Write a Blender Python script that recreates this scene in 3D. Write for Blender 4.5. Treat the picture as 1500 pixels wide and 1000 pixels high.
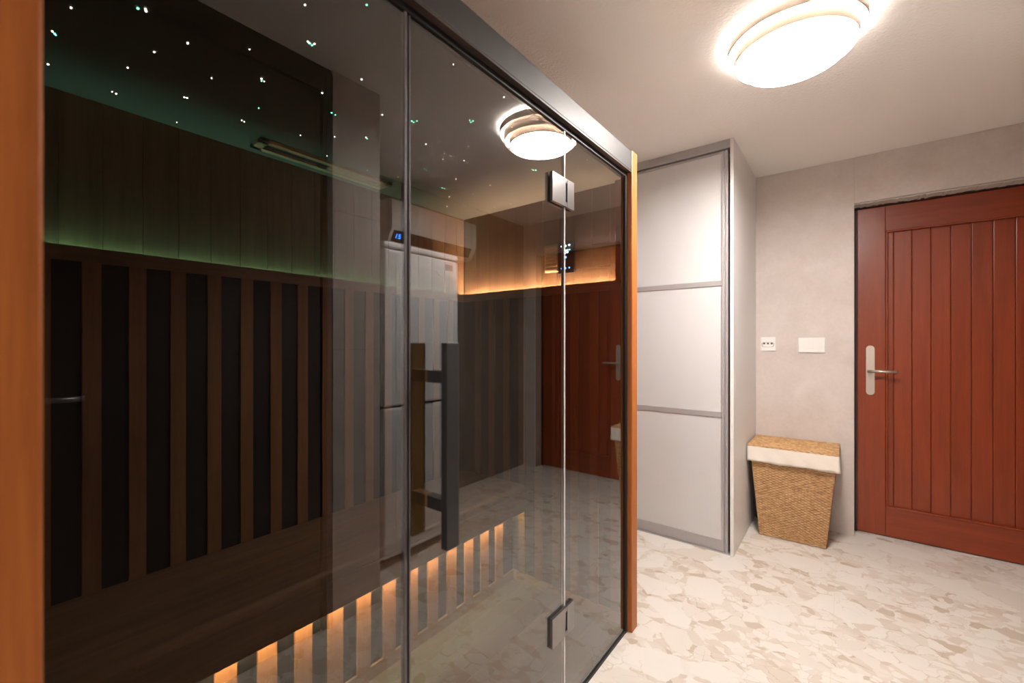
import bpy, bmesh, math, random
from mathutils import Vector, Matrix
random.seed(7)
for o in list(bpy.data.objects): bpy.data.objects.remove(o)
SC = bpy.context.scene
COL = SC.collection

# ------------------------------------------------------------------ camera, world, exposure
cam_d = bpy.data.cameras.new('camera'); cam = bpy.data.objects.new('camera', cam_d); COL.objects.link(cam)
cam.location = (0, 0, 1.2)
cam.rotation_euler = (math.radians(90), 0, math.atan2(490, 628))
cam_d.sensor_width = 36; cam_d.lens = 36 * 628 / 1500; cam_d.shift_y = 2 / 1500
cam_d.clip_start = 0.01
cam_d.dof.use_dof = True; cam_d.dof.focus_distance = 1.75; cam_d.dof.aperture_fstop = 2.0
SC.camera = cam
w = bpy.data.worlds.new('world'); SC.world = w; w.use_nodes = True
w.node_tree.nodes['Background'].inputs[0].default_value = (0.01, 0.009, 0.008, 1)
w.node_tree.nodes['Background'].inputs[1].default_value = 1.0
vs = SC.view_settings
vs.view_transform = 'Standard'; vs.look = 'None'; vs.exposure = 2.82; vs.gamma = 1.0; vs.use_curve_mapping = False
LAMP_DISC, LAMP_DRUM = 26.5, 17.0
LED_GREEN, LED_WARM, LED_BENCH, LED_BENCH_GREEN = 6.0, 36.0, 45.0, 12.0

# ------------------------------------------------------------------ material helpers
def new_mat(name):
    m = bpy.data.materials.new(name); m.use_nodes = True
    return m, m.node_tree.nodes, m.node_tree.links, m.node_tree.nodes['Principled BSDF']
def plain(name, col, rough=0.5, metal=0.0, spec=0.5, bump=0.0, bscale=200, coat=0.0):
    m, n, l, p = new_mat(name)
    p.inputs['Base Color'].default_value = (*col, 1); p.inputs['Roughness'].default_value = rough
    p.inputs['Metallic'].default_value = metal; p.inputs['Specular IOR Level'].default_value = spec
    p.inputs['Coat Weight'].default_value = coat
    if bump:
        t = n.new('ShaderNodeTexCoord'); a = n.new('ShaderNodeTexNoise'); b = n.new('ShaderNodeBump')
        a.inputs['Scale'].default_value = bscale; a.inputs['Detail'].default_value = 4
        b.inputs['Strength'].default_value = bump; b.inputs['Distance'].default_value = 0.004
        l.new(t.outputs['Object'], a.inputs['Vector']); l.new(a.outputs['Fac'], b.inputs['Height']); l.new(b.outputs['Normal'], p.inputs['Normal'])
    return m
def emit(name, col, strength):
    m = bpy.data.materials.new(name); m.use_nodes = True
    n = m.node_tree.nodes; n.clear()
    o = n.new('ShaderNodeOutputMaterial'); e = n.new('ShaderNodeEmission')
    e.inputs[0].default_value = (*col, 1); e.inputs[1].default_value = strength
    m.node_tree.links.new(e.outputs[0], o.inputs[0]); return m
def ramp(n, stops):
    r = n.new('ShaderNodeValToRGB'); e = r.color_ramp.elements
    while len(e) < len(stops): e.new(0.5)
    for q, (pos, c) in zip(e, stops): q.position = pos; q.color = (*c, 1)
    return r
def wood(name, dark, light, axis='Z', rough=0.5, scale=1.0, per_piece=0.12, coat=0.0, bump=0.12):
    m, n, l, p = new_mat(name)
    tc = n.new('ShaderNodeTexCoord'); oi = n.new('ShaderNodeObjectInfo')
    mp = n.new('ShaderNodeMapping')
    sc = {'X': (0.7, 14, 14), 'Y': (14, 0.7, 14), 'Z': (14, 14, 0.7)}[axis]
    mp.inputs['Scale'].default_value = [s * scale for s in sc]
    ad = n.new('ShaderNodeVectorMath'); ad.operation = 'ADD'
    ml = n.new('ShaderNodeMath'); ml.operation = 'MULTIPLY'; ml.inputs[1].default_value = 37.0
    l.new(oi.outputs['Random'], ml.inputs[0]); l.new(tc.outputs['Object'], ad.inputs[0]); l.new(ml.outputs[0], ad.inputs[1])
    l.new(ad.outputs[0], mp.inputs['Vector'])
    a = n.new('ShaderNodeTexNoise'); a.inputs['Scale'].default_value = 2.2; a.inputs['Detail'].default_value = 6; a.inputs['Distortion'].default_value = 0.8
    b = n.new('ShaderNodeTexNoise'); b.inputs['Scale'].default_value = 16; b.inputs['Detail'].default_value = 3
    l.new(mp.outputs[0], a.inputs['Vector']); l.new(mp.outputs[0], b.inputs['Vector'])
    mx = n.new('ShaderNodeMath'); mx.operation = 'MULTIPLY_ADD'; mx.inputs[1].default_value = 0.35
    l.new(b.outputs['Fac'], mx.inputs[0])
    m2 = n.new('ShaderNodeMath'); m2.operation = 'MULTIPLY'; m2.inputs[1].default_value = 0.65
    l.new(a.outputs['Fac'], m2.inputs[0]); l.new(m2.outputs[0], mx.inputs[2])
    r = ramp(n, [(0.32, dark), (0.66, light)]); l.new(mx.outputs[0], r.inputs[0])
    hv = n.new('ShaderNodeHueSaturation')
    v = n.new('ShaderNodeMapRange'); v.inputs['To Min'].default_value = 1 - per_piece; v.inputs['To Max'].default_value = 1 + per_piece
    l.new(oi.outputs['Random'], v.inputs['Value']); l.new(v.outputs[0], hv.inputs['Value'])
    l.new(r.outputs[0], hv.inputs['Color']); l.new(hv.outputs[0], p.inputs['Base Color'])
    p.inputs['Roughness'].default_value = rough; p.inputs['Coat Weight'].default_value = coat; p.inputs['Coat Roughness'].default_value = 0.25
    bp = n.new('ShaderNodeBump'); bp.inputs['Strength'].default_value = bump; bp.inputs['Distance'].default_value = 0.002
    l.new(mx.outputs[0], bp.inputs['Height']); l.new(bp.outputs[0], p.inputs['Normal'])
    return m

def marble_mat():
    m, n, l, p = new_mat('breccia_marble')
    tc = n.new('ShaderNodeTexCoord'); geo = n.new('ShaderNodeNewGeometry')
    def warp(scale, amt, src):
        nz = n.new('ShaderNodeTexNoise'); nz.inputs['Scale'].default_value = scale; nz.inputs['Detail'].default_value = 3
        l.new(src, nz.inputs['Vector'])
        s = n.new('ShaderNodeVectorMath'); s.operation = 'SUBTRACT'; s.inputs[1].default_value = (.5, .5, .5); l.new(nz.outputs['Color'], s.inputs[0])
        k = n.new('ShaderNodeVectorMath'); k.operation = 'SCALE'; k.inputs['Scale'].default_value = amt; l.new(s.outputs[0], k.inputs[0])
        a = n.new('ShaderNodeVectorMath'); a.operation = 'ADD'; l.new(src, a.inputs[0]); l.new(k.outputs[0], a.inputs[1])
        return a.outputs[0]
    base = warp(22, 0.030, warp(6.0, 0.07, geo.outputs['Position']))
    mp = n.new('ShaderNodeMapping'); mp.inputs['Rotation'].default_value = (0, 0, 0.35); mp.inputs['Scale'].default_value = (1.0, 1.3, 1.0)
    l.new(base, mp.inputs['Vector'])
    def vor(scale, feat):
        v = n.new('ShaderNodeTexVoronoi'); v.feature = feat; v.inputs['Scale'].default_value = scale
        v.inputs['Randomness'].default_value = 1.0; l.new(mp.outputs[0], v.inputs['Vector']); return v
    def mixc(fac, a, b, mode='MIX', k=None):
        x = n.new('ShaderNodeMix'); x.data_type = 'RGBA'; x.blend_type = mode
        if k is not None: x.inputs['Factor'].default_value = k
        else: l.new(fac, x.inputs['Factor'])
        l.new(a, x.inputs[6]); l.new(b, x.inputs[7]); return x.outputs[2]
    cream, pale, tan, mid = (.59, .525, .46), (.645, .595, .54), (.44, .35, .27), (.525, .44, .365)
    nz = n.new('ShaderNodeTexNoise'); nz.inputs['Scale'].default_value = 9; nz.inputs['Detail'].default_value = 6; l.new(mp.outputs[0], nz.inputs['Vector'])
    r0 = ramp(n, [(0.35, mid), (0.6, cream)]); l.new(nz.outputs['Fac'], r0.inputs[0])
    cur = r0.outputs[0]
    for scale, thr, keep in ((26.0, .05, .25), (13.0, .045, .35), (5.0, .06, .62)):
        c, e = vor(scale, 'F1'), vor(scale, 'DISTANCE_TO_EDGE')
        sp = n.new('ShaderNodeSeparateColor'); l.new(c.outputs['Color'], sp.inputs[0])
        rc = ramp(n, [(0.0, tan), (0.10, mid), (0.26, cream), (0.6, pale), (1.0, pale)] if scale > 6 else [(0, cream), (.4, pale), (1, (.665, .615, .565))]); l.new(sp.outputs[0], rc.inputs[0])
        re_ = ramp(n, [(thr * .75, (0, 0, 0)), (thr, (1, 1, 1))]); l.new(e.outputs['Distance'], re_.inputs[0])
        rk = ramp(n, [(keep, (0, 0, 0)), (keep + .02, (1, 1, 1))]); l.new(sp.outputs[1], rk.inputs[0])
        mu = n.new('ShaderNodeMath'); mu.operation = 'MULTIPLY'; l.new(re_.outputs[0], mu.inputs[0]); l.new(rk.outputs[0], mu.inputs[1])
        cur = mixc(mu.outputs[0], cur, rc.outputs[0])
    ve = vor(11.0, 'DISTANCE_TO_EDGE'); rv = ramp(n, [(0.0, (0.78, .74, .70)), (0.016, (1, 1, 1))]); l.new(ve.outputs['Distance'], rv.inputs[0])
    nv = n.new('ShaderNodeTexNoise'); nv.inputs['Scale'].default_value = 4; l.new(mp.outputs[0], nv.inputs['Vector'])
    rn = ramp(n, [(0.5, (0, 0, 0)), (0.6, (1, 1, 1))]); l.new(nv.outputs['Fac'], rn.inputs[0])
    m3o = n.new('ShaderNodeMix'); m3o.data_type = 'RGBA'; m3o.blend_type = 'MULTIPLY'; l.new(rn.outputs[0], m3o.inputs['Factor'])
    l.new(cur, m3o.inputs[6]); l.new(rv.outputs[0], m3o.inputs[7]); m3 = m3o
    l.new(m3.outputs[2], p.inputs['Base Color'])
    p.inputs['Roughness'].default_value = 0.42; p.inputs['Specular IOR Level'].default_value = 0.35
    return m

def plaster_tile():
    m, n, l, p = new_mat('mottled_wall_tile')
    geo = n.new('ShaderNodeNewGeometry')
    a = n.new('ShaderNodeTexNoise'); a.inputs['Scale'].default_value = 5; a.inputs['Detail'].default_value = 8; a.inputs['Distortion'].default_value = 0.6
    b = n.new('ShaderNodeTexNoise'); b.inputs['Scale'].default_value = 60; b.inputs['Detail'].default_value = 4
    l.new(geo.outputs['Position'], a.inputs['Vector']); l.new(geo.outputs['Position'], b.inputs['Vector'])
    mx = n.new('ShaderNodeMath'); mx.operation = 'MULTIPLY_ADD'; mx.inputs[1].default_value = 0.3
    m2 = n.new('ShaderNodeMath'); m2.operation = 'MULTIPLY'; m2.inputs[1].default_value = 0.7
    l.new(b.outputs['Fac'], mx.inputs[0]); l.new(a.outputs['Fac'], m2.inputs[0]); l.new(m2.outputs[0], mx.inputs[2])
    r = ramp(n, [(0.3, (.54, .46, .42)), (0.7, (.65, .575, .54))]); l.new(mx.outputs[0], r.inputs[0])
    l.new(r.outputs[0], p.inputs['Base Color']); p.inputs['Roughness'].default_value = 0.55
    return m

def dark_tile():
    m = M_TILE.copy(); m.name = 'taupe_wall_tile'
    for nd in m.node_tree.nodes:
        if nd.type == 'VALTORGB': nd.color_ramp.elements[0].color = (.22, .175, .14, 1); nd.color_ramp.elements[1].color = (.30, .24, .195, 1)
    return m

def stucco():
    m, n, l, p = new_mat('ceiling_stucco')
    p.inputs['Base Color'].default_value = (.96, .925, .885, 1); p.inputs['Roughness'].default_value = 0.8
    geo = n.new('ShaderNodeNewGeometry')
    a = n.new('ShaderNodeTexNoise'); a.inputs['Scale'].default_value = 85; a.inputs['Detail'].default_value = 3; a.inputs['Roughness'].default_value = 0.55
    l.new(geo.outputs['Position'], a.inputs['Vector'])
    b = n.new('ShaderNodeBump'); b.inputs['Strength'].default_value = 0.5; b.inputs['Distance'].default_value = 0.004
    l.new(a.outputs['Fac'], b.inputs['Height']); l.new(b.outputs[0], p.inputs['Normal'])
    return m

def tinted_glass(reflect=True):
    m = bpy.data.materials.new('tinted_glass' if reflect else 'tinted_glass_inner'); m.use_nodes = True
    n, l = m.node_tree.nodes, m.node_tree.links; n.clear()
    out = n.new('ShaderNodeOutputMaterial'); tr = n.new('ShaderNodeBsdfTransparent')
    tr.inputs[0].default_value = (.66, .64, .615, 1)
    if not reflect:
        l.new(tr.outputs[0], out.inputs[0]); return m
    gl = n.new('ShaderNodeBsdfGlossy'); gl.inputs['Roughness'].default_value = 0.0; gl.inputs['Color'].default_value = (1, 1, 1, 1)
    geo = n.new('ShaderNodeNewGeometry'); d = n.new('ShaderNodeVectorMath'); d.operation = 'DOT_PRODUCT'
    l.new(geo.outputs['Normal'], d.inputs[0]); l.new(geo.outputs['Incoming'], d.inputs[1])
    ab = n.new('ShaderNodeMath'); ab.operation = 'ABSOLUTE'; l.new(d.outputs['Value'], ab.inputs[0])
    s = n.new('ShaderNodeMath'); s.operation = 'SUBTRACT'; s.inputs[0].default_value = 1; l.new(ab.outputs[0], s.inputs[1])
    pw = n.new('ShaderNodeMath'); pw.operation = 'POWER'; pw.inputs[1].default_value = 3.6; l.new(s.outputs[0], pw.inputs[0])
    ma = n.new('ShaderNodeMath'); ma.operation = 'MULTIPLY_ADD'; ma.inputs[1].default_value = 0.885; ma.inputs[2].default_value = 0.115; l.new(pw.outputs[0], ma.inputs[0])
    mx = n.new('ShaderNodeMixShader'); l.new(ma.outputs[0], mx.inputs[0]); l.new(tr.outputs[0], mx.inputs[1]); l.new(gl.outputs[0], mx.inputs[2])
    l.new(mx.outputs[0], out.inputs[0]); return m

def shade_mat():
    m = bpy.data.materials.new('lamp_shade_acrylic'); m.use_nodes = True
    n, l = m.node_tree.nodes, m.node_tree.links; n.clear()
    out = n.new('ShaderNodeOutputMaterial'); df = n.new('ShaderNodeBsdfDiffuse'); tl = n.new('ShaderNodeBsdfTranslucent'); mx = n.new('ShaderNodeMixShader')
    df.inputs[0].default_value = (.60, .52, .45, 1); tl.inputs[0].default_value = (.80, .58, .38, 1); mx.inputs[0].default_value = 0.06
    l.new(df.outputs[0], mx.inputs[1]); l.new(tl.outputs[0], mx.inputs[2]); l.new(mx.outputs[0], out.inputs[0]); return m

M_TILE = plaster_tile()
M = dict(
    marble=marble_mat(), tile=M_TILE, dtile=dark_tile(), stucco=stucco(), glass=tinted_glass(), glass_in=tinted_glass(False), shade=shade_mat(),
    grout=plain('grout', (.62, .54, .45), .9), wgrout=plain('wall_grout', (.40, .35, .30), .9), plaster=plain('soffit_plaster', (.62, .58, .54), .9, bump=.6, bscale=60),
    hem=wood('sauna_hemlock', (.15, .078, .038), (.24, .132, .070), 'Z', .5),
    hem_y=wood('sauna_hemlock_long', (.20, .11, .055), (.36, .21, .115), 'Y', .45, per_piece=.03),
    hem_x=wood('sauna_hemlock_cross', (.23, .125, .058), (.36, .215, .115), 'X', .5, per_piece=.03),
    slat_wood=wood('slat_wood', (.25, .115, .046), (.36, .18, .08), 'Z', .5, per_piece=.05),
    cedar=wood('cedar_post', (.30, .078, .011), (.47, .142, .024), 'Z', .48, scale=.8, per_piece=.02, coat=.0),
    hem_f=wood('sauna_floor_wood', (.09, .055, .032), (.15, .095, .055), 'Y', .5, per_piece=.05),
    grille=wood('pale_grille_wood', (.40, .23, .13), (.55, .34, .20), 'X', .5, per_piece=.05), handle_wood=wood('handle_wood', (.34, .20, .07), (.46, .29, .11), 'Z', .45), dark_jamb=plain('dark_brown_jamb', (.045, .024, .015), .5),
    slat_shaded=wood('end_slat_wood_shaded', (.13, .068, .034), (.19, .102, .052), 'Z', .5, per_piece=.05),  # slat wood darkened for the end wall, its dimmer light put into the colour
    heater=plain('carbon_heater', (.016, .017, .018), .45, bump=.15, bscale=400),
    sceil=plain('sauna_ceiling_panel', (.12, .105, .09), .7, bump=.2, bscale=500),
    black=plain('black_metal', (.028, .026, .026), .38, .35),
    header=plain('brushed_black_header', (.055, .050, .049), .5, .3, bump=.05, bscale=300),
    seal=plain('black_seal', (.008, .007, .007), .5), seal_g=plain('grey_seal', (.12, .10, .10), .4), clear=plain('clear_seal', (.72, .69, .68), .3),
    chrome=plain('hinge_black_chrome', (.26, .24, .235), .28, .9), steel=plain('brushed_steel', (.62, .55, .48), .38, .85),
    alu=plain('satin_aluminium', (.40, .38, .38), .42, .25), white_glass=plain('white_lacquered_glass', (.60, .59, .59), .22, 0, .5),
    board=plain('white_melamine', (.74, .71, .69), .45), white=plain('white_plastic', (.80, .77, .74), .35), dark_slot=plain('dark_slot', (.06, .045, .04), .6),
    fridge=plain('white_enamel', (.72, .70, .69), .3), fridge_grey=plain('fridge_badge', (.30, .30, .30), .4), fridge_gap=plain('fridge_gasket', (.05, .045, .045), .7),
    ac=plain('aircon_plastic', (.62, .585, .55), .4), ac_black=plain('aircon_louvre', (.012, .012, .012), .35),
    red=wood('red_brown_door', (.19, .027, .0055), (.27, .042, .008), 'Z', .34, per_piece=.05, coat=.12, bump=.05),
    red_x=wood('red_brown_rail', (.19, .027, .0055), (.27, .042, .008), 'X', .34, per_piece=.02, coat=.12, bump=.05),
    red_dark=plain('door_frame_dark', (.055, .016, .008), .5), ddoor=plain('dark_brown_door', (.022, .013, .009), .45), ddoor_blue_lit=plain('blue_lit_edge', (.05, .055, .085), .4),
    linen=plain('linen_liner', (.78, .70, .62), .9, bump=.25, bscale=60), blue=plain('blue_plastic', (.03, .08, .25), .4),
    led_g=emit('led_green', (.30, .95, .70), LED_GREEN), led_w=emit('led_warm', (1.0, .74, .50), LED_WARM),
    led_b=emit('led_bench_warm', (1.0, .70, .47), LED_BENCH), led_bg=emit('led_bench_green', (.25, 1.0, .6), LED_BENCH_GREEN),
    star_w=emit('star_white', (1, .93, .8), 4.5), star_g=emit('star_green', (.15, 1, .6), 4.0),
    disp=emit('display_cyan', (.35, .85, 1), 3.0), disp_b=emit('display_blue', (.06, .28, 1), 2.6), disp_ac=emit('aircon_digits', (.01, .16, 1), 5.0),
    lamp_disc=emit('lamp_diffuser', (1, .965, .92), LAMP_DISC), lamp_drum=emit('lamp_core', (1, .965, .92), LAMP_DRUM),
)
def wicker():
    m, n, l, p = new_mat('woven_wicker')
    tc = n.new('ShaderNodeTexCoord'); a = n.new('ShaderNodeTexNoise'); a.inputs['Scale'].default_value = 1; a.inputs['Detail'].default_value = 3
    mp = n.new('ShaderNodeMapping'); mp.inputs['Scale'].default_value = (45, 45, 125)
    l.new(tc.outputs['Object'], mp.inputs[0]); l.new(mp.outputs[0], a.inputs['Vector'])
    ck = n.new('ShaderNodeTexChecker'); ck.inputs['Scale'].default_value = 1.0; ck.inputs[1].default_value = (.40, .40, .40, 1); ck.inputs[2].default_value = (.60, .60, .60, 1)
    m2 = n.new('ShaderNodeMapping'); m2.inputs['Scale'].default_value = (62, 62, 128); l.new(tc.outputs['Object'], m2.inputs[0]); l.new(m2.outputs[0], ck.inputs['Vector'])
    
    sb = n.new('ShaderNodeMath'); sb.operation = 'MULTIPLY_ADD'; sb.inputs[1].default_value = 0.16; sb.inputs[2].default_value = -0.08; l.new(ck.outputs['Fac'], sb.inputs[0])
    ad = n.new('ShaderNodeMath'); ad.operation = 'ADD'; l.new(sb.outputs[0], ad.inputs[0]); l.new(a.outputs['Fac'], ad.inputs[1])
    r = ramp(n, [(0.28, (.34, .165, .062)), (0.5, (.56, .32, .145)), (0.74, (.72, .46, .235))]); l.new(ad.outputs[0], r.inputs[0]); l.new(r.outputs[0], p.inputs['Base Color'])
    p.inputs['Roughness'].default_value = .6; return m
M['wicker'] = wicker()

# ------------------------------------------------------------------ object helpers
def thing(name, loc=(0, 0, 0), label=None, cat=None, group=None, kind=None):
    o = bpy.data.objects.new(name, None); COL.objects.link(o); o.location = loc; o.empty_display_size = .1
    return tag(o, label, cat, group, kind)
def tag(o, label=None, cat=None, group=None, kind=None):
    if label: o['label'] = label
    if cat: o['category'] = cat
    if group: o['group'] = group
    if kind: o['kind'] = kind
    return o
def wloc(p):
    v = Vector((0, 0, 0))
    while p is not None: v += p.location; p = p.parent
    return v
def link(name, me, c, parent):
    o = bpy.data.objects.new(name, me); COL.objects.link(o)
    o.parent = parent; o.location = Vector(c) - (wloc(parent) if parent else Vector((0, 0, 0)))
    return o
def bm_box(bm, x0, x1, y0, y1, z0, z1, bev=0.0, seg=2):
    r = bmesh.ops.create_cube(bm, size=1.0)
    vs_ = r['verts']
    for v in vs_:
        v.co = Vector(((x0 + x1) / 2 + v.co.x * (x1 - x0), (y0 + y1) / 2 + v.co.y * (y1 - y0), (z0 + z1) / 2 + v.co.z * (z1 - z0)))
    if bev:
        es = list({e for v in vs_ for e in v.link_edges})
        bmesh.ops.bevel(bm, geom=es, offset=min(bev, .45 * min(x1 - x0, y1 - y0, z1 - z0)), segments=seg, affect='EDGES', profile=.5)
def finish(name, bm, mat, parent, c=None, smooth=False):
    if c is None:
        xs = [v.co for v in bm.verts]
        c = Vector([(min(v[i] for v in xs) + max(v[i] for v in xs)) / 2 for i in range(3)])
    bmesh.ops.translate(bm, verts=bm.verts, vec=-Vector(c))
    bmesh.ops.recalc_face_normals(bm, faces=bm.faces)
    me = bpy.data.meshes.new(name); bm.to_mesh(me); bm.free()
    me.materials.append(mat)
    if smooth:
        for f in me.polygons: f.use_smooth = True
    return link(name, me, c, parent)
def box(name, x0, x1, y0, y1, z0, z1, mat, parent=None, bev=0.0, seg=2):
    bm = bmesh.new(); bm_box(bm, x0, x1, y0, y1, z0, z1, bev, seg); return finish(name, bm, M[mat], parent)
def boxes(name, lst, mat, parent=None, bev=0.0):
    bm = bmesh.new()
    for b in lst: bm_box(bm, *b, bev)
    return finish(name, bm, M[mat], parent)
def again(o, parent, dx=0, dy=0, dz=0):
    c = o.copy(); COL.objects.link(c); c.parent = parent; c.location = o.location + Vector((dx, dy, dz)); return c
def bm_cyl(bm, c, r, h, axis='Z', seg=32, r2=None):
    rot = {'Z': Matrix(), 'X': Matrix.Rotation(math.pi / 2, 4, 'Y'), 'Y': Matrix.Rotation(-math.pi / 2, 4, 'X')}[axis]
    bmesh.ops.create_cone(bm, cap_ends=True, segments=seg, radius1=r, radius2=r if r2 is None else r2, depth=h, matrix=Matrix.Translation(c) @ rot)
def cyl(name, c, r, h, axis, mat, parent, seg=32, r2=None):
    bm = bmesh.new(); bm_cyl(bm, c, r, h, axis, seg, r2)
    o = finish(name, bm, M[mat], parent, c)
    for f in o.data.polygons: f.use_smooth = len(f.vertices) == 4
    return o
def tube(name, c, ro, ri, z0, z1, mat, parent, seg=96, taper=0.0):
    bm = bmesh.new(); rings = []
    for (r, z) in ((ro, z0), (ro + taper, z1), (ri + taper, z1), (ri, z0)):
        rings.append([bm.verts.new((c[0] + r * math.cos(a), c[1] + r * math.sin(a), z)) for a in [2 * math.pi * k / seg for k in range(seg)]])
    for i in range(4):
        A, B = rings[i], rings[(i + 1) % 4]
        for k in range(seg): bm.faces.new((A[k], A[(k + 1) % seg], B[(k + 1) % seg], B[k]))
    o = finish(name, bm, M[mat], parent, (c[0], c[1], (z0 + z1) / 2))
    return o
def pill(name, u0, u1, w0, w1, plane, d0, d1, mat, parent, seg=10):
    # upright rounded-end plate; plane 'Y' (extends in x,z) or 'X' (extends in y,z)
    r = (u1 - u0) / 2; cu = (u0 + u1) / 2; pts = []
    for k in range(seg + 1): a = math.pi * k / seg; pts.append((cu + r * math.cos(a), w1 - r + r * math.sin(a)))
    for k in range(seg + 1): a = math.pi + math.pi * k / seg; pts.append((cu + r * math.cos(a), w0 + r + r * math.sin(a)))
    bm = bmesh.new()
    f = lambda u, w_, d: (u, d, w_) if plane == 'Y' else (d, u, w_)
    A = [bm.verts.new(f(u, w_, d0)) for u, w_ in pts]; B = [bm.verts.new(f(u, w_, d1)) for u, w_ in pts]
    bm.faces.new(A); bm.faces.new(B)
    for i in range(len(pts)): j = (i + 1) % len(pts); bm.faces.new((A[i], A[j], B[j], B[i]))
    return finish(name, bm, M[mat], parent)

# ------------------------------------------------------------------ the room
CZ = 2.352                      # ceiling
XG = -0.7237                    # glass face
YB, XR, XS = 3.41, 1.07, 0.262  # back wall, alcove wall, near side wall
XL, YF = -1.80, -2.70
fl = box('floor', XL - .1, XR + .1, YF - .1, YB + .25, -.08, -.004, 'grout'); tag(fl, 'cream breccia marble tile floor of the whole room', 'floor', kind='structure')
xs = [XL, -1.245, -.045, XR]; ys = [YF, -1.80, .80, YB + .2]
for i in range(3):
    for j in range(3):
        box('floor_tile', xs[i] + .001, xs[i + 1] - .001, ys[j] + .001, ys[j + 1] - .001, -.02, 0.0, 'marble', fl)
ce = box('ceiling', XL - .1, XR + .1, YF - .1, YB + .25, CZ, CZ + .1, 'stucco'); tag(ce, 'pinkish white stippled plaster ceiling', 'ceiling', kind='structure')
DX0, DX1, DZ = .038, .925, 2.063
wb = boxes('wall_back', [(XL - .1, DX0, YB + .01, YB + .25, 0, CZ), (DX1, XR + .1, YB + .01, YB + .25, 0, CZ), (DX0, DX1, YB + .01, YB + .25, DZ, CZ)], 'wgrout')
tag(wb, 'mottled beige tiled wall around the red-brown door', 'wall', kind='structure')
box('wall_tile', XL, -1.16, YB, YB + .012, .0, CZ - .001, 'tile', wb); box('wall_tile', -1.158, DX0 - .0005, YB, YB + .012, 0, CZ - .001, 'tile', wb)
box('wall_tile', DX0 + .0005, DX1 + .0005, YB - .001, YB + .012, DZ + .004, CZ - .001, 'tile', wb)
box('wall_tile', DX1 + .0015, XR, YB, YB + .012, 0, CZ - .001, 'tile', wb)
# rough plaster of the door reveal (ragged lower edge)
bm = bmesh.new(); N = 60
for k in range(N):
    a = DX0 + (DX1 - DX0) * k / N; b = DX0 + (DX1 - DX0) * (k + 1) / N
    bm_box(bm, a, b, YB + .012, YB + .10, DZ - .002 - random.random() * .006, DZ + .004)
finish('reveal_plaster', bm, M['plaster'], wb)
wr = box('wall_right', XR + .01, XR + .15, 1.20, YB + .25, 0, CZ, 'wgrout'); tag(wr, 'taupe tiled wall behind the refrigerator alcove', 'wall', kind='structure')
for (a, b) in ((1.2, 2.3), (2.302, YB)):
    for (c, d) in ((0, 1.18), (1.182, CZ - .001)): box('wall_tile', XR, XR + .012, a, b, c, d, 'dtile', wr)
ws = boxes('wall_side', [(XS + .01, XR + .15, .965, 1.183, 0, CZ), (XS + .01, XR + .15, YF, -.03, 0, CZ)], 'wgrout'); tag(ws, 'mottled beige tiled wall stub beside the dark brown door', 'wall', kind='structure')
for (c, d) in ((0, .58), (.582, 1.17), (1.172, 1.762), (1.764, CZ - .001)): box('wall_tile', XS, XS + .012, .962, 1.193, c, d, 'tile', ws)
box('wall_tile', XS + .012, XR, 1.181, 1.193, 0, CZ - .001, 'tile', ws)
for (c, d) in ((0, 1.17), (1.172, CZ - .001)): box('wall_tile', XS, XS + .012, YF, -.03, c, d, 'tile', ws)
wl = box('wall_left', XL - .1, XL, YF - .1, YB + .25, 0, CZ, 'tile'); tag(wl, 'beige wall behind the sauna cabin', 'wall', kind='structure')
wf = box('wall_front', XL - .1, XR + .15, YF - .1, YF, 0, CZ, 'tile'); tag(wf, 'beige wall closing the corridor', 'wall', kind='structure')

# red-brown plank door in the back wall
d1 = thing('door_1', (.49, YB + .11, 0), 'red-brown wooden plank door with lever handle in the back wall', 'door', kind='structure')
YD = YB + .105
boxes('door_frame', [(DX0, DX0 + .014, YD - .008, YD + .06, 0, DZ), (DX1 - .014, DX1, YD - .008, YD + .06, 0, DZ), (DX0, DX1, YD - .004, YD + .06, DZ - .012, DZ)], 'red_dark', d1)
LX0, LX1, PX0, PX1, PZ0, PZ1 = DX0 + .017, DX1 - .017, .191, .772, .182, 1.893
box('stile', LX0, PX0, YD, YD + .045, .006, DZ - .015, 'red', d1, .003); box('stile', PX1, LX1, YD, YD + .045, .006, DZ - .015, 'red', d1, .003)
box('rail', PX0, PX1, YD, YD + .045, PZ1, DZ - .015, 'red_x', d1, .002); box('rail', PX0, PX1, YD, YD + .045, .006, PZ0, 'red_x', d1, .002)
px = [PX0, .229, .312, .395, .478, .561, .644, .727, PX1]
for a, b in zip(px, px[1:]): box('plank', a + .0006, b - .0006, YD + .016, YD + .036, PZ0 - .01, PZ1 + .01, 'red', d1, .004)
mo = .011
for nm, q in (('moulding', (PX0, PX0 + mo, PZ0, PZ1)), ('moulding', (PX1 - mo, PX1, PZ0, PZ1)), ('moulding', (PX0, PX1, PZ1 - mo, PZ1)), ('moulding', (PX0, PX1, PZ0, PZ0 + mo))):
    box(nm, q[0], q[1], YD - .005, YD + .018, q[2], q[3], 'red', d1, .004)
hd = pill('handle_plate', .097, .139, .873, 1.183, 'Y', YD - .008, YD, 'steel', d1); hd['label'] = 'brushed steel long plate'
cyl('lever_neck', (.114, YD - .03, 1.026), .009, .05, 'Y', 'steel', hd, 20); cyl('lever', (.172, YD - .054, 1.024), .0085, .14, 'X', 'steel', hd, 20)
cyl('key_cover', (.118, YD - .01, .945), .006, .006, 'Y', 'steel', hd, 16)

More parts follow.
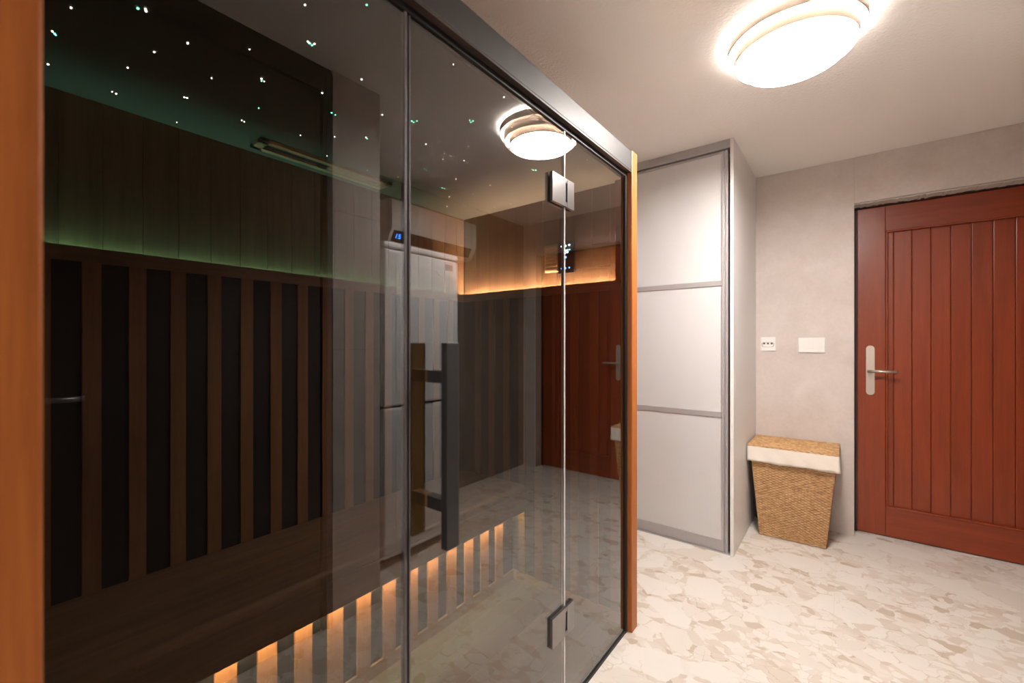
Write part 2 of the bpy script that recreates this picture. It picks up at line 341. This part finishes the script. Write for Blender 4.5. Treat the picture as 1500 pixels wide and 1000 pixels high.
# dark door in the near side wall (seen mirrored in the glass)
d2 = thing('door_2', (XS + .03, .46, 0), 'dark brown flush door with lever handle beside the corridor', 'door', kind='structure')
box('door_leaf', XS + .015, XS + .055, .03, .915, .005, 2.24, 'ddoor', d2, .002)
boxes('door_frame', [(XS + .012, XS + .1, .925, .9605, 0, CZ), (XS + .012, XS + .1, -.03, .022, 0, CZ), (XS + .012, XS + .1, .022, .925, 2.25, CZ)], 'ddoor', d2)
box('frame_edge', XS + .001, XS + .012, .94, .9605, 0, CZ - .02, 'ddoor_blue_lit', d2)  # bluish light falling on the frame edge is put into its colour
for z in (.22, 1.95): cyl('hinge', (XS + .013, .92, z), .008, .10, 'Z', 'black', d2, 16)
h2 = box('handle_rose', XS + .007, XS + .015, .075, .125, 1.02, 1.07, 'chrome', d2, .003)
cyl('lever_neck', (XS - .01, .10, 1.045), .008, .045, 'X', 'chrome', h2, 16); cyl('lever', (XS - .033, .15, 1.045), .008, .12, 'Y', 'chrome', h2, 16)

# ------------------------------------------------------------------ infrared sauna cabin
sa = thing('sauna_cabin', (-1.2, .86, 0), 'infrared sauna cabin with tinted glass front, cedar corner posts and black header', 'sauna')
XW, XU = -1.643, -1.688        # lower and upper back wall faces
YE, YU = 1.680, 1.728          # lower and upper end wall faces
SZ, LZ = 1.888, 1.462          # ceiling, ledge
Y0 = -.0
FZ = .03
# posts, header, roof
for (a, b) in ((-.012, .055), (1.700, 1.757)):
    box('corner_post', -.775, -.698, a, b, .0, 1.997, 'cedar', sa, .004)
box('header', -.745, -.700, .056, 1.699, 1.911, 1.99, 'header', sa, .0015)
box('header_jamb', -.722, -.701, .056, 1.699, 1.9045, 1.911, 'dark_jamb', sa)
box('top_seal', -.736, -.7195, .056, 1.699, 1.889, 1.9045, 'seal', sa)
box('bottom_channel', -.738, -.7195, .056, 1.699, 0.0, .012, 'seal', sa)
box('jamb_seal', -.738, -.7185, 1.682, 1.699, .0, 1.9045, 'seal', sa)
box('roof', -1.755, -.746, -.012, 1.757, 1.915, 1.985, 'hem_y', sa)
box('side_wall', -1.755, -.776, 1.747, 1.757, 0, 1.914, 'cedar', sa); box('side_wall', -1.755, -.776, -.03, -.013, 0, 1.914, 'cedar', sa)
box('rear_wall', -1.755, -1.725, -.012, 1.727, 0, 1.914, 'hem', sa)
fp = box('floor_panel', -1.724, -.742, -.011, 1.727, 0.0, FZ - .001, 'hem_y', sa)
nfl = 10; wfl = (1.724 - .742) / nfl
for k in range(nfl): box('floor_board', -1.724 + k * wfl + .001, -1.724 + (k + 1) * wfl - .001, -.010, 1.727, FZ - .006, FZ, 'hem_f', fp, .001)
# glass
def pane(name, y0, y1, z0, z1):
    o = box(name, XG - .008, XG, y0, y1, z0, z1, 'glass', sa)
    o.data.materials.append(M['glass_in'])
    for f in o.data.polygons:
        if f.normal.x < .5: f.material_index = 1
    return o
pane('fixed_glass', .0555, .5635, .012, 1.889)
gd = pane('glass_door', .5795, 1.201, .016, 1.887)
pane('fixed_glass', 1.2085, 1.682, .012, 1.889)
box('edge_seal', XG - .010, XG + .0015, .5635, .5705, .012, 1.889, 'seal_g', sa, .0008); box('edge_seal', XG - .012, XG - .004, .5705, .576, .012, 1.889, 'seal', sa)
box('door_edge', XG - .0085, XG + .0008, .576, .5795, .016, 1.887, 'clear', gd).active_material = M['seal_g']
box('hinge_seal', XG - .010, XG + .0015, 1.2012, 1.2083, .012, 1.889, 'clear', sa, .001)
for z in (.30, 1.685):
    boxes('hinge_plate', [(XG + .0002, XG + .010, 1.118, 1.196, z - .046, z + .046), (XG + .0002, XG + .010, 1.196, 1.206, z + .03, z + .046), (XG + .0002, XG + .010, 1.196, 1.206, z - .046, z - .03)], 'chrome', gd, .0008)
    box('hinge_leaf', XG + .0002, XG + .0095, 1.208, 1.252, z - .046, z + .046, 'chrome', sa, .0008)
    box('hinge_knuckle', XG + .0002, XG + .006, 1.197, 1.207, z - .029, z + .029, 'black', sa)
    box('hinge_back', XG - .018, XG - .0082, 1.118, 1.252, z - .046, z + .046, 'black', sa, .0008)
# pull handle outside, wooden handle inside
HY0, HY1 = .624, .660
hb = box('pull_handle', XG + .046, XG + .064, HY0, HY1, .763, 1.2, 'black', gd, .0012); hb['label'] = 'black square bar handle'
hw = box('inner_handle', XG - .072, XG - .052, HY0, HY1, .763, 1.2, 'handle_wood', gd, .0012); hw['label'] = 'wooden bar handle on the inside'
for z in (.853, 1.127):
    box('standoff', XG, XG + .046, HY0 + .002, HY1 - .012, z - .013, z + .013, 'black', hb); box('standoff', XG - .052, XG - .008, HY0 + .002, HY1 - .012, z - .013, z + .013, 'handle_wood', hw)
# back wall: upper planks, lattice over heater below, ledge strip
bw = box('back_wall', -1.724, XU - .012, -.010, 1.726, FZ, SZ + .02, 'hem', sa)
y = -.011 + .0
pl = None; yy = -.018
first = None
for k in range(20):
    a, b = max(-.010, -.018 + k * .0888), min(1.726, -.018 + (k + 1) * .0888)
    if b - a < .01: continue
    if abs(b - a - .0888) < 1e-6 and first: again(first, bw, dy=(a + b) / 2 - (fa))
    else:
        o = box('wall_plank', XU - .011, XU, a + .0003, b - .0003, LZ - .06, SZ, 'hem', bw, .0008)
        if abs(b - a - .0888) < 1e-6: first = o; fa = (a + b) / 2
lw = box('backrest_heater', XW - .026, XW - .009, -.010, YE + .01, FZ, LZ - .004, 'heater', sa)
box('top_rail', XW - .009, XW, -.010, YE, LZ - .040, LZ, 'hem_y', lw)
box('cap', XW - .026, XW - .009, -.010, YE + .01, LZ - .004, LZ, 'hem_y', lw)
first = None
for k in range(18):
    a = .006 + k * .0972
    if a + .039 > YE: break
    if first: again(first, lw, dy=k * .0972)
    else: first = box('slat', XW - .009, XW, a, a + .039, .40, LZ - .040, 'slat_wood', lw, .0008)
box('led_strip', XU + .002, XW - .028, .0, YE, LZ - .034, LZ - .028, 'led_g', sa)
# end wall (right)
ew = box('end_wall', -1.70, -.745, YU + .012, 1.746, FZ, SZ + .02, 'hem', sa)
first = None
for k in range(11):
    b = -.720 - k * .0876; a = max(b - .0876, XU); b = min(b, -.742)
    if b - a < .01: break
    if first and abs(b - a - .0876) < 1e-6: again(first, ew, dx=(a + b) / 2 - fa)
    else:
        o = box('wall_plank', a + .0003, b - .0003, YU, YU + .011, LZ - .06, SZ, 'hem', ew, .0008)
        if abs(b - a - .0876) < 1e-6: first = o; fa = (a + b) / 2
lh = box('end_heater', XW - .024, -.742, YE + .009, YE + .018, FZ, LZ - .004, 'heater', sa)
box('top_rail', XW, -.742, YE, YE + .009, LZ - .040, LZ, 'hem_x', lh); box('bottom_rail', XW, -.742, YE, YE + .009, FZ, FZ + .045, 'hem_x', lh)
box('cap', XW - .024, -.742, YE + .009, YE + .018, LZ - .004, LZ, 'hem_x', lh)
first = None
for k in range(10):
    b = -.742 - .004 - k * .0972
    if b - .039 < XW: break
    if first: again(first, lh, dx=-k * .0972)
    else: first = box('slat', b - .039, b, YE, YE + .009, FZ + .045, LZ - .040, 'slat_shaded', lh, .0008)
box('led_strip', XW - .02, -.745, YE + .020, YU - .002, LZ - .034, LZ - .028, 'led_w', sa)
# near end wall (hidden from here, closes the cabin)
box('end_wall', -1.70, -.778, -.012, -.004, FZ, SZ + .02, 'hem', sa)
# ceiling with fibre-optic stars and sliding vent
sc_ = box('cabin_ceiling', -1.70, -.742, -.003, YU, SZ, SZ + .02, 'sceil', sa); sc_['label'] = 'dark cabin ceiling with star lights'
WS = [(-1.255, 0.137), (-1.139, 0.232), (-1.145, 0.234), (-1.383, 0.122), (-1.192, 0.318), (-1.291, 0.279), (-1.555, 0.13), (-1.417, 0.254), (-0.869, 0.429), (-1.103, 0.414), (-0.97, 0.485), (-0.965, 0.498), (-0.845, 0.652), (-1.201, 0.479), (-1.208, 0.488), (-1.3, 0.398), (-0.998, 0.641), (-1.138, 0.609), (-1.586, 0.252), (-1.59, 0.261), (-1.462, 0.382), (-1.46, 0.388), (-1.474, 0.531), (-1.477, 0.539), (-1.269, 0.831), (-1.427, 0.689), (-1.347, 0.764), (-1.507, 0.825), (-1.505, 0.992), (-1.34, 1.031), (-1.467, 1.111), (-1.647, 0.411), (-1.104, 0.779), (-0.766, 0.746), (-0.756, 0.932), (-0.841, 1.078), (-1.192, 1.107), (-1.138, 1.165), (-1.043, 1.089), (-1.148, 0.987), (-1.475, 1.41), (-1.226, 1.416), (-1.293, 1.275), (-0.769, 1.445), (-0.816, 1.647), (-1.404, 1.659), (-1.308, 1.666), (-1.587, 1.502)]
GS = [(-1.149, 0.222), (-1.389, 0.126), (-0.77, 0.506), (-0.974, 0.497), (-0.972, 0.49), (-1.358, 0.534), (-1.214, 0.679), (-1.216, 0.692), (-1.274, 0.839), (-1.063, 0.857), (-1.05, 0.867), (-1.065, 0.866), (-0.918, 0.964), (-0.913, 0.974), (-0.924, 0.976), (-1.319, 1.137), (-1.315, 1.123), (-1.415, 1.31), (-1.414, 1.322), (-1.232, 1.553), (-0.984, 1.398), (-0.976, 1.405), (-1.01, 1.574), (-1.361, 1.452), (-1.211, 0.483), (-1.393, 0.128), (-1.214, 1.555)]
for L, mt in ((WS, 'star_w'), (GS, 'star_g')):
    f3 = {}
    for (x, y) in L:
        r = random.choice((.0009, .0012, .0016))
        if r in f3: c = f3[r].copy(); COL.objects.link(c); c.parent = sc_; c.location = Vector((x, y, SZ - .0004)) - wloc(sc_)
        else: f3[r] = cyl('star_light', (x, y, SZ - .0004), r, .0012, 'Z', mt, sc_, 8)
VX0, VX1, VY0, VY1 = -1.628, -1.54, .612, 1.135
vt = boxes('ceiling_vent', [(VX0, VX0 + .022, VY0, VY1, SZ - .012, SZ), (VX1 - .022, VX1, VY0, VY1, SZ - .012, SZ), (VX0, VX1, VY0, VY0 + .03, SZ - .012, SZ), (VX0, VX1, VY1 - .03, VY1, SZ - .012, SZ)], 'grille', sa, .001)
box('vent_opening', VX0 + .022, VX1 - .022, VY0 + .03, VY1 - .03, SZ - .002, SZ - .0005, 'seal', vt)
vs_l = box('slider', VX0 + .023, VX1 - .023, .875, VY1 - .031, SZ - .009, SZ - .002, 'grille', vt); box('finger_grip', VX0 + .034, VX1 - .034, VY1 - .085, VY1 - .05, SZ - .011, SZ - .009, 'hem_y', vs_l)
# bench, kick panel
XB, XK = -1.225, -1.30
be = box('bench_seat', XW, XB, -.003, YE, .472, .515, 'hem_y', sa, .014, 4)
box('bench_fascia', XB - .022, XB, -.003, YE, .385, .480, 'hem_y', be, .003)
kp = box('kick_heater', XK - .02, XK - .009, -.003, YE, FZ, .471, 'heater', sa)
box('bottom_rail', XK - .009, XK, -.003, YE, FZ, .076, 'hem_y', kp); box('top_rail', XK - .009, XK, -.003, YE, .43, .471, 'hem_y', kp)
first = None
for k in range(-6, 12):
    a = .716 + k * .1035
    if a + .052 > YE + .002: break
    if first: again(first, kp, dy=(k + 6) * .1035)
    else: first = box('slat', XK - .009, XK, a, a + .052, .076, .43, 'slat_wood', kp, .0008)
box('bench_led', XB - .0245, XB - .0225, .0, YE - .005, .393, .403, 'led_b', sa); box('bench_led', XB - .050, XB - .042, .0, YE - .005, .455, .462, 'led_bg', sa)
# control panel and louvre on the end wall
def ex(u): return u
cpn = box('control_panel', -1.065, -.980, YU - .012, YU, 1.521, 1.672, 'seal', sa, .002); cpn['label'] = 'black touch control panel with blue display'
SEG = {'0': 'abcdef', '1': 'bc', '2': 'abged', '5': 'afgcd'}
def digit(bm, ch, x, z, w_, h, put):
    t = h * .13
    S = {'a': (0, w_, h - t, h), 'g': (0, w_, h / 2 - t / 2, h / 2 + t / 2), 'd': (0, w_, 0, t), 'f': (0, t, h / 2, h), 'b': (w_ - t, w_, h / 2, h), 'e': (0, t, 0, h / 2), 'c': (w_ - t, w_, 0, h / 2)}
    for s in SEG[ch]:
        a, b, c, d = S[s]; put(bm, x + a, x + b, z + c, z + d)
def put_e(bm, a, b, c, d): bm_box(bm, a, b, YU - .0128, YU - .0118, c, d)
bm = bmesh.new(); digit(bm, '2', -1.0305, 1.615, .0088, .0155, put_e); digit(bm, '5', -1.0190, 1.615, .0088, .0155, put_e)
put_e(bm, -1.0045, -1.0010, 1.6265, 1.630)
finish('display_digits', bm, M['disp'], cpn)
for (x, z, mt, r) in ((-1.0245, 1.648, 'disp', .0045), (-1.005, 1.650, 'disp', .0045), (-1.0245, 1.596, 'disp_b', .005), (-1.0245, 1.545, 'disp_b', .0035), (-1.005, 1.546, 'disp_b', .0035), (-1.046, 1.648, 'disp', .004), (-1.046, 1.545, 'disp_b', .0035)):
    o = cyl('button_icon', (x, YU - .0123, z), r, .001, 'Y', mt, cpn, 16)
lv = box('speaker_grille', -1.142, -1.068, YU - .010, YU, 1.535, 1.665, 'grille', sa, .002)
for k in range(7): box('louvre', -1.138, -1.072, YU - .013, YU - .010, 1.541 + k * .0172, 1.552 + k * .0172, 'grille', lv, .001)

# ------------------------------------------------------------------ wardrobe with sliding doors
wd = thing('sliding_wardrobe', (-1.15, 3.0, 0), 'floor-to-ceiling white wardrobe with aluminium framed frosted sliding doors', 'wardrobe')
WY = 2.66
box('side_panel', -.517, -.499, WY, YB - .001, .0, CZ - .001, 'board', wd, .001)
box('side_panel', XL + .001, XL + .02, WY, YB - .001, .0, CZ - .001, 'board', wd)
box('back_panel', XL + .02, -.517, YB - .012, YB - .001, 0, CZ - .001, 'board', wd)
box('top_track', XL + .02, -.517, WY, WY + .09, CZ - .050, CZ - .001, 'alu', wd); box('bottom_track', XL + .02, -.517, WY + .004, WY + .09, .0, .006, 'alu', wd)
def sdoor(x0, x1, yf):
    d = thing('sliding_door', (x0, yf, 0)); d.parent = wd; d.location = Vector((x0, yf, 0)) - wd.location
    z0, z1 = .008, CZ - .056
    for (a, b) in ((x0, x0 + .032), (x1 - .032, x1)):
        boxes('handle_profile', [(a, a + .012, yf - .001, yf + .03, z0, z1), (a + .012, a + .02, yf + .007, yf + .03, z0, z1), (b - .012, b, yf - .001, yf + .03, z0, z1)], 'alu', d, .001)
    box('bottom_rail', x0 + .032, x1 - .032, yf + .004, yf + .028, z0, .07, 'alu', d, .001); box('top_rail', x0 + .032, x1 - .032, yf + .004, yf + .028, z1 - .012, z1, 'alu', d, .001)
    for z in (.788, 1.543): box('glazing_bar', x0 + .032, x1 - .032, yf + .004, yf + .026, z - .015, z + .015, 'alu', d, .001)
    for (a, b) in ((.07, .773), (.803, 1.528), (1.558, z1 - .012)): box('glass_panel', x0 + .032, x1 - .032, yf + .009, yf + .015, a, b, 'white_glass', d)
sdoor(-1.19, -.530, WY + .008); sdoor(XL + .022, -1.15, WY + .05)

# ------------------------------------------------------------------ ceiling lamp
def ceiling_lamp(LX, LY, label):
    la = thing('ceiling_lamp', (LX, LY, 2.25), label, 'ceiling lamp', 'stepped ring ceiling lamps')
    cyl('base_plate', (LX, LY, CZ - .003), .10, .005, 'Z', 'white', la, 48)
    cyl('lamp_core', (LX, LY, CZ - .031), .095, .05, 'Z', 'lamp_drum', la, 48)
    tube('outer_ring', (LX, LY), .220, .2175, 2.310, 2.341, 'shade', la)
    tube('middle_ring', (LX, LY), .1955, .193, 2.272, 2.325, 'shade', la)
    tube('inner_ring', (LX, LY), .167, .1645, 2.250, 2.300, 'shade', la)
    cyl('diffuser', (LX, LY, 2.270), .1635, .004, 'Z', 'lamp_disc', la, 64)
ceiling_lamp(-.157, 1.905, 'round white ceiling lamp of three nested stepped rings, lit, in front of the wardrobe')
ceiling_lamp(-.35, -2.0, 'round white ceiling lamp of nested rings far down the corridor beyond the dark brown door')

# ------------------------------------------------------------------ laundry basket
def wicker_face(bm, p00, p10, p11, p01, nu, nv, n, amp, bands=24):
    # bilinear quad with over-under weave relief
    G = []
    for j in range(nv + 1):
        v = j / nv; row = []
        for i in range(nu + 1):
            u = i / nu
            p = (p00 * (1 - u) + p10 * u) * (1 - v) + (p01 * (1 - u) + p11 * u) * v
            band = u * bands * math.pi; r_ = j // 2
            ph = (.35 + .65 * math.sin(band + math.pi * r_)) if j % 2 else -.7
            edge = min(i, nu - i, j, nv - j)
            row.append(bm.verts.new(p + n * (amp * ph + amp * .5 * (random.random() - .5) if edge > 0 else 0)))
        G.append(row)
    for j in range(nv):
        for i in range(nu): bm.faces.new((G[j][i], G[j][i + 1], G[j + 1][i + 1], G[j + 1][i]))
ba = thing('laundry_basket', (-.265, 3.215, 0), 'tapered woven wicker laundry basket with white cloth liner and lid', 'laundry basket')
bt = [Vector(q) for q in ((-.475, 3.055, .50), (-.045, 3.065, .50), (-.045, 3.375, .50), (-.475, 3.365, .50))]
bb = [Vector(q) for q in ((-.430, 3.075, .004), (-.095, 3.085, .004), (-.095, 3.325, .004), (-.430, 3.315, .004))]
bm = bmesh.new()
for k in range(4):
    j = (k + 1) % 4; n = (bb[j] - bb[k]).cross(Vector((0, 0, 1))).normalized()
    wicker_face(bm, bb[k], bb[j], bt[j], bt[k], 120 if k % 2 == 0 else 80, 132, n, .0042, 24 if k % 2 == 0 else 16)
bm.faces.new([bm.verts.new(v + Vector((0, 0, .003))) for v in bb])
o = finish('woven_body', bm, M['wicker'], ba, Vector((-.265, 3.215, .25)), True)
bm = bmesh.new(); LQ = [(-.492, 3.032), (-.030, 3.042), (-.030, 3.398), (-.492, 3.388)]
# cloth band: wavy shell
seg = 40; outer = []
pts = []
for k in range(4):
    a, b = Vector(LQ[k]), Vector(LQ[(k + 1) % 4]); nn = Vector(((b - a).y, -(b - a).x)).normalized()
    for i in range(seg):
        u = i / seg; q = a.lerp(b, u)
        pts.append((q, nn))
rows = []
for z, amp in ((.556, 0), (.545, .001), (.51, .002), (.475, .004), (.462, .004)):
    rows.append([bm.verts.new((q.x + nn.x * amp * math.sin(i * .7 + z * 50), q.y + nn.y * amp * math.sin(i * .7 + z * 50), z + (.003 * math.sin(i * .31) if z < .47 else 0))) for i, (q, nn) in enumerate(pts)])
rows.append([bm.verts.new((q.x - nn.x * .02, q.y - nn.y * .02, .468)) for q, nn in pts])
for A, B in zip(rows, rows[1:]):
    for i in range(len(A)): j = (i + 1) % len(A); bm.faces.new((A[i], A[j], B[j], B[i]))
finish('cloth_liner', bm, M['linen'], ba, Vector((-.265, 3.215, .51)), True)
bm = bmesh.new(); q4 = [Vector((x, y, .558)) for x, y in LQ]; c4 = sum(q4, Vector()) / 4
top = [p + (c4 - p).normalized() * .003 for p in q4]
low = [Vector((p.x, p.y, .548)) for p in top]
up = [p + Vector((0, 0, .008)) for p in top]
wicker_face(bm, up[0], up[1], up[2], up[3], 120, 84, Vector((0, 0, 1)), .0024)
for k in range(4):
    j = (k + 1) % 4; n = (low[j] - low[k]).cross(Vector((0, 0, 1))).normalized(); wicker_face(bm, low[k], low[j], up[j], up[k], 96, 6, n, .001)
bm.faces.new([bm.verts.new(p) for p in low])
finish('woven_lid', bm, M['wicker'], ba, Vector((-.265, 3.215, .555)), True)
# sliver of a blue container behind the basket
bc = thing('blue_container', (-.462, 3.372, 0), 'blue plastic container mostly hidden behind the wicker basket', 'container')
cyl('body', (-.462, 3.372, .09), .032, .18, 'Z', 'blue', bc, 24); cyl('cap', (-.462, 3.372, .192), .014, .024, 'Z', 'white', bc, 16)

# ------------------------------------------------------------------ socket and switch
so = thing('wall_socket', (-.425, YB, 1.19), 'square white wall socket with dark slots left of the switch plate', 'socket')
box('cover_plate', -.470, -.381, YB - .009, YB, 1.145, 1.240, 'white', so, .003)
pill_pts = 14
bm = bmesh.new()
for k in range(24):
    a = 2 * math.pi * k / 24; a2 = 2 * math.pi * (k + 1) / 24
    f = lambda t, s: (-.4255 + s * .036 * math.copysign(abs(math.cos(t)) ** .6, math.cos(t)), 1.188 + s * .017 * math.copysign(abs(math.sin(t)) ** .6, math.sin(t)))
    vsx = []
    for s in (1, .93):
        for t in (a, a2): x, z = f(t, s); vsx.append(bm.verts.new((x, YB - .0098, z)))
    bm.faces.new((vsx[0], vsx[1], vsx[3], vsx[2]))
finish('recess_rim', bm, M['dark_slot'], so)
boxes('pin_slots', [(-.4255 + dx - .006, -.4255 + dx + .006, YB - .0098, YB - .0088, 1.190, 1.201) for dx in (-.022, 0, .022)], 'dark_slot', so)
sw = thing('light_switch', (-.18, YB, 1.185), 'wide white light switch plate with rockers beside the red-brown door', 'light switch')
box('cover_plate', -.252, -.108, YB - .010, YB, 1.137, 1.233, 'white', sw, .003)
for (a, b) in ((-.226, -.2035), (-.2025, -.1805), (-.1795, -.135)): box('rocker', a, b, YB - .0125, YB - .009, 1.160, 1.211, 'white', sw, .0012)

# ------------------------------------------------------------------ refrigerator (seen mirrored in the glass)
FX, FY0, FY1, FH = .468, 1.362, 1.912, 1.742
fr = thing('refrigerator', (.76, 1.637, 0), 'tall white two-door fridge-freezer with embossed doors in the alcove', 'refrigerator')
box('cabinet', FX + .055, XR - .01, FY0 + .004, FY1 - .004, .03, FH - .004, 'fridge', fr, .006)
box('worktop_trim', FX + .002, XR - .01, FY0, FY1, FH - .035, FH, 'fridge', fr, .012, 4)
box('gasket', FX + .045, FX + .056, FY0 + .008, FY1 - .008, .05, FH - .038, 'fridge_gap', fr)
for (y_, x_) in ((FY0 + .05, FX + .1), (FY1 - .05, FX + .1), (FY0 + .05, XR - .08), (FY1 - .05, XR - .08)): cyl('foot', (x_, y_, .015), .02, .03, 'Z', 'fridge_gap', fr, 16)
for (z0, z1) in ((.05, .849), (.858, FH - .040)):
    d = box('door', FX, FX + .046, FY0 + .003, FY1 - .003, z0, z1, 'fridge', fr, .012, 4)
    # embossed outline with scalloped top and bottom
    a0, a1, b0, b1 = FY0 + .075, FY1 - .075, z0 + .07, z1 - .07; mid = (a0 + a1) / 2
    def outline(off):
        P = []
        for (s, zc) in ((1, b1), (-1, b0)):
            for k in range(25):
                u = k / 24; yv = a0 + off + (a1 - a0 - 2 * off) * (u if s > 0 else 1 - u)
                w_ = abs((yv - mid) / ((a1 - a0) / 2))
                P.append((yv, zc - s * off - s * (.035 * max(0, math.sin(math.pi * min(1, max(0, (w_ - .45) / .55)))))))
        return P
    P, Q = outline(0), outline(.008)
    bm = bmesh.new(); n_ = len(P); rr = []
    for (pp, x_) in ((P, FX + .002), (P, FX - .003), (Q, FX - .003), (Q, FX + .002)): rr.append([bm.verts.new((x_, yv, zv)) for yv, zv in pp])
    for A, B in zip(rr, rr[1:]):
        for i in range(n_): j = (i + 1) % n_; bm.faces.new((A[i], A[j], B[j], B[i]))
    finish('embossed_moulding', bm, M['fridge'], d)
box('badge', FX - .002, FX + .001, FY1 - .115, FY1 - .055, 1.640, 1.675, 'fridge_grey', fr, .0008)

# ------------------------------------------------------------------ split air conditioner above the refrigerator
AY0, AY1, AZ0, AZ1, AX = 1.69, 2.48, 1.845, 2.135, .845
ac = thing('air_conditioner', (XR, 2.085, AZ0), 'white wall-mounted split air conditioner above the refrigerator', 'air conditioner')
def extrude_y(name, prof, y0, y1, mat, parent):
    bm = bmesh.new(); A = [bm.verts.new((x, y0, z)) for x, z in prof]; B = [bm.verts.new((x, y1, z)) for x, z in prof]
    bm.faces.new(A); bm.faces.new(B)
    for i in range(len(prof)): j = (i + 1) % len(prof); bm.faces.new((A[i], A[j], B[j], B[i]))
    return finish(name, bm, M[mat], parent)
extrude_y('casing', [(XR, AZ1), (AX + .03, AZ1), (AX + .008, AZ1 - .008), (AX, AZ1 - .03), (AX, AZ0 + .115), (AX + .005, AZ0 + .09), (AX + .05, AZ0 + .012), (AX + .075, AZ0), (XR, AZ0)], AY0, AY1, 'ac', ac)
extrude_y('louvre', [(AX + .004, AZ0 + .083), (AX + .042, AZ0 + .018), (AX + .046, AZ0 + .020), (AX + .010, AZ0 + .086)], AY0 + .022, AY1 - .045, 'ac_black', ac)
# blue temperature digits on the black strip
bm = bmesh.new()
ps, pe = Vector((AX + .004, 0, AZ0 + .083)), Vector((AX + .042, 0, AZ0 + .018)); dv = (ps - pe); ln = dv.length; dv /= ln; nv_ = Vector((-dv.z, 0, dv.x))
if nv_.x > 0: nv_ = -nv_
def put_a(bm, a, b, c, d):
    V = []
    for (uu, ww) in ((a, c), (b, c), (b, d), (a, d)):
        p = pe + dv * ww + nv_ * .0012; V.append(bm.verts.new((p.x, uu, p.z)))
    bm.faces.new(V)
# seen from the room (looking +x) left is +y, so mirror the digit layout in y
def put_m(bm, a, b, c, d): put_a(bm, 2 * 1.753 - b, 2 * 1.753 - a, c, d)
digit(bm, '2', 1.733, .024, .016, .032, put_m); digit(bm, '1', 1.752, .024, .016, .032, put_m)
finish('temperature_digits', bm, M['disp_ac'], ac)
